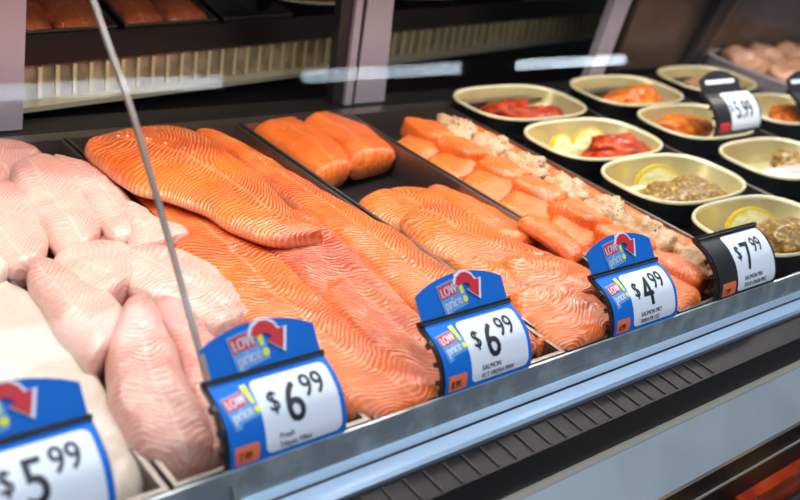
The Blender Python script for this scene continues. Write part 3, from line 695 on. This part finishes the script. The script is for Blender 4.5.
def blue_tag(x0, w, label, digit, lines, ybase=.5285, zbase=.001, small='4.99', yaw=0):
    root = thing('price_tag', label, 'price tag', (x0+w/2, ybase, zbase), 'blue price tags on the front lip')
    prof = [(ybase, zbase), (ybase+.0030, zbase+.017), (ybase+.014, zbase+.036), (ybase+.031, zbase+.048), (ybase+.051, zbase+.055)]
    T = Tag(x0, w, prof, root); H = T.H
    hd = T.poly('tag_holder', rrect(-.003, -.004, w+.001, H+.004, .001), BLACK, -.005, .0046, None, 3)
    for q in (.012, .033, .056):
        hq = T.poly('holder_clip', [(-.006, q), (-.002, q), (-.002, q+.006), (-.006, q+.006)], BLACK, -.008, .008)
    c = T.poly('label_card', rrect(0, 0, w, H-.001, .006), TAGBLUE, 0, .0008, None, 3); c['label'] = 'blue curved card'
    bar = T.poly('black_bar', [(-.002, H-.002), (w+.001, H-.002), (w+.001, H+.004), (-.002, H+.004)], BLACK, .0, .003)
    top = [(0.001, H+.003), (w-.001, H+.003), (w-.002, H+.030)]
    for i in range(11):
        t = i/10; top.append((w-.002-(w-.002)*t, H+.030+.015*math.sin(PI*t)**.8 if 0 < t < 1 else H+.030))
    fl = T.poly('top_flap', top, TAGBLUE, -.001, .0012, None, 0); fl['label'] = 'blue arched top flap'
    wp = T.poly('white_panel', rrect(w*.29, H*.07, w*.955, H*.90, .007), TAGWHITE, .0009, .0003, c, 3); wp['label'] = 'white price panel'
    T.poly('orange_box', rrect(w*.035, H*.05, w*.23, H*.25, .002), TAGORG, .0009, .0004, c, 2)
    T.text('small_price', small, w*.06, H*.09, .0105, INK, .0016, .72, .0004, c)
    logo(T, w*.05, H*.60, .030, c, .0012)
    logo(T, w*.26, H+.0175, .036, fl, .0008)
    arrow(T, w*.56, H+.0270, .0275, fl, .0022)
    T.text('price_text', '$', w*.36, H*.50, .026, INK, .0016, .85, .0006, wp)
    T.text('price_text', digit, w*.485, H*.33, .051, INK, .0016, .82, .0013, wp)
    T.text('price_text', '99', w*.665, H*.545, .031, INK, .0016, .82, .0007, wp)
    for i, l in enumerate(lines): T.text('small_text', l, w*.40, H*(.20-.10*i), .0075, INK, .0016, .95, .0002, wp)
    return root
blue_tag(.151, .130, 'blue price tag reading 5.99 in the lower left corner', '5', ['COD FILLET'], small='6.99')
blue_tag(.384, .123, 'blue price tag reading 6.99 beside the tilapia, left of the glass joint', '6', ['Fresh', 'Tilapia Fillet'], small='7.99')
blue_tag(.633, .129, 'blue price tag reading 6.99 in front of the long salmon fillets', '6', ['SALMON', 'FLT FRESH FRM'], small='8.99')
blue_tag(.909, .130, 'blue price tag reading 4.99 in front of the half empty salmon pan', '4', ['SALMON PRT', 'FRSH FR OZ'], small='4.99')
def black_tag(x0, w, label, ybase, zbase, flap, price, lines, sc=1.0):
    root = thing('price_tag', label, 'price tag', (x0+w/2, ybase, zbase), 'black price tags')
    prof = [(ybase+y*sc, zbase+z*sc) for y, z in ((0, 0), (.0030, .018), (.016, .040), (.036, .056), (.058, .064))]
    T = Tag(x0, w, prof, root); H = T.H
    T.poly('tag_holder', rrect(-.002, -.005, w+.004, H+.004, .001), BLACK, -.006, .0055, None, 3)
    for q in (.012, .033, .056): T.poly('holder_clip', [(-.006, q), (-.002, q), (-.002, q+.006), (-.006, q+.006)], BLACK, -.009, .009)
    c = T.poly('label_card', rrect(0, 0, w, H, .003), BLACKG, 0, .0008, None, 3)
    T.poly('top_ridge', [(-.002, H-.003), (w+.002, H-.003), (w+.002, H+.003), (-.002, H+.003)], BLACK, .0, .004)
    wp = T.poly('white_panel', rrect(w*.31, H*.06, w*.975, H*.93, .006), TAGWHITE, .0009, .0003, c, 3); wp['label'] = 'white price panel'
    T.poly('orange_box', rrect(w*.05, H*.05, w*.27, H*.24, .002), TAGORG if not flap else TAGRED, .0009, .0004, c, 2)
    if flap:
        top = [(0.001, H+.003), (w*.9, H+.003)]
        for i in range(13):
            t = i/12; top.append((w*.9*(1-t), H+.026+.020*math.sin(PI*t)))
        fl = T.poly('top_flap', top, BLACKG, -.001, .0012, None, 0)
        T.poly('white_strip', rrect(w*.12, H+.0165, w*.78, H+.0255, .004), TAGWHITE, .0006, .0003, fl)
        T.text('price_text', '$', w*.33, H*.45, .024, INK, .0016, .8, .0006, wp); T.text('price_text', price, w*.42, H*.30, .054, INK, .0016, .74, .0016, wp)
    else:
        T.text('small_price', '7.99', w*.08, H*.08, .0105, INK, .0016, .8, .0004, c)
        T.text('price_text', '$', w*.37, H*.52, .027, INK, .0016, .85, .0006, wp)
        T.text('price_text', '7', w*.475, H*.34, .055, INK, .0016, .82, .0014, wp)
        T.text('price_text', '99', w*.675, H*.56, .031, INK, .0016, .82, .0008, wp)
        for i, l in enumerate(lines): T.text('small_text', l, w*.42, H*(.20-.10*i), .0085, INK, .0016, .95, .0002, wp)
black_tag(1.137, .147, 'black price tag reading 7.99 at the front right, without a flap', .5285, .001, False, '', ['SALMON PIN', 'STUF CRAB PRG'])
black_tag(1.764, .166, 'black price tag reading 5.99 with a white-striped arched flap, among the bowls', .946, 0.018, True, '5.99', [], 1.05)
black_tag(2.135, .166, 'black price tag cut off by the right edge of the picture', .95, 0.0, True, '6.99', [], 1.05)

# ------------------------------------------------------------------ packages on the lower shelf
def package(x, y, lab, m, mf):
    t = thing('food_package', lab, 'package', (x, y, -.335), 'packages on the lower shelf')
    ringloft('package_tray', [ring(x, y, .07, .05, -.334, 40, 6), ring(x, y, .085, .065, -.285, 40, 6), ring(x, y, .088, .068, -.284, 40, 6), ring(x, y, .088, .068, -.280, 40, 6), ring(x, y, .078, .058, -.281, 40, 6), ring(x, y, .07, .05, -.305, 40, 6)], m, t, True, True)
    o = lump('package_contents', (x, y, -.298), (.062, .044, .022), mf, .25, 2, 2.6, seed=x*10, fine=.12); under(o, t)
package(1.30, .315, 'dark tray of yellow food on the lower shelf in the bottom right corner', BLACKG, YEL)
package(1.08, .315, 'dark tray of yellow food on the lower shelf, left of the corner one', BLACKG, YEL)
o = rebase(prism('orange_carton', [(.386, -.334), (.402, -.334), (.402, -.236), (.386, -.236)], 1.13, 1.62, ORPK)); tag(o, 'long orange carton standing against the dark fascia at the bottom right', 'carton')

# ------------------------------------------------------------------ light
def area(name, loc, rot, sx, sy, e, col):
    l = bpy.data.lights.new(name, 'AREA'); l.shape = 'RECTANGLE'; l.size = sx; l.size_y = sy; l.energy = e; l.color = col
    o = bpy.data.objects.new(name, l); COL.objects.link(o); o.location = loc; o.rotation_euler = rot; return o
area('case_lamp', (1.25, 1.0, .595), (math.radians(-14), 0, 0), 2.6, .05, 11, (1, .95, .88))
for i in range(5):
    area('ceiling_lamp', (-1.0+i*1.22, .30, 2.55), (0, 0, 0), .85, .11, 15, (.72, .86, 1))
for x in (-.4, 1.4): area('aisle_lamp', (x, -1.5, 2.55), (0, 0, 0), 1.3, .30, 30, (.86, .93, 1))
w = bpy.data.worlds.new('world'); S.world = w; w.use_nodes = True
w.node_tree.nodes['Background'].inputs[0].default_value = (.75, .85, 1, 1); w.node_tree.nodes['Background'].inputs[1].default_value = .16
S.view_settings.view_transform = 'Standard'; S.view_settings.look = 'None'; S.view_settings.gamma = 1; S.view_settings.exposure = 0
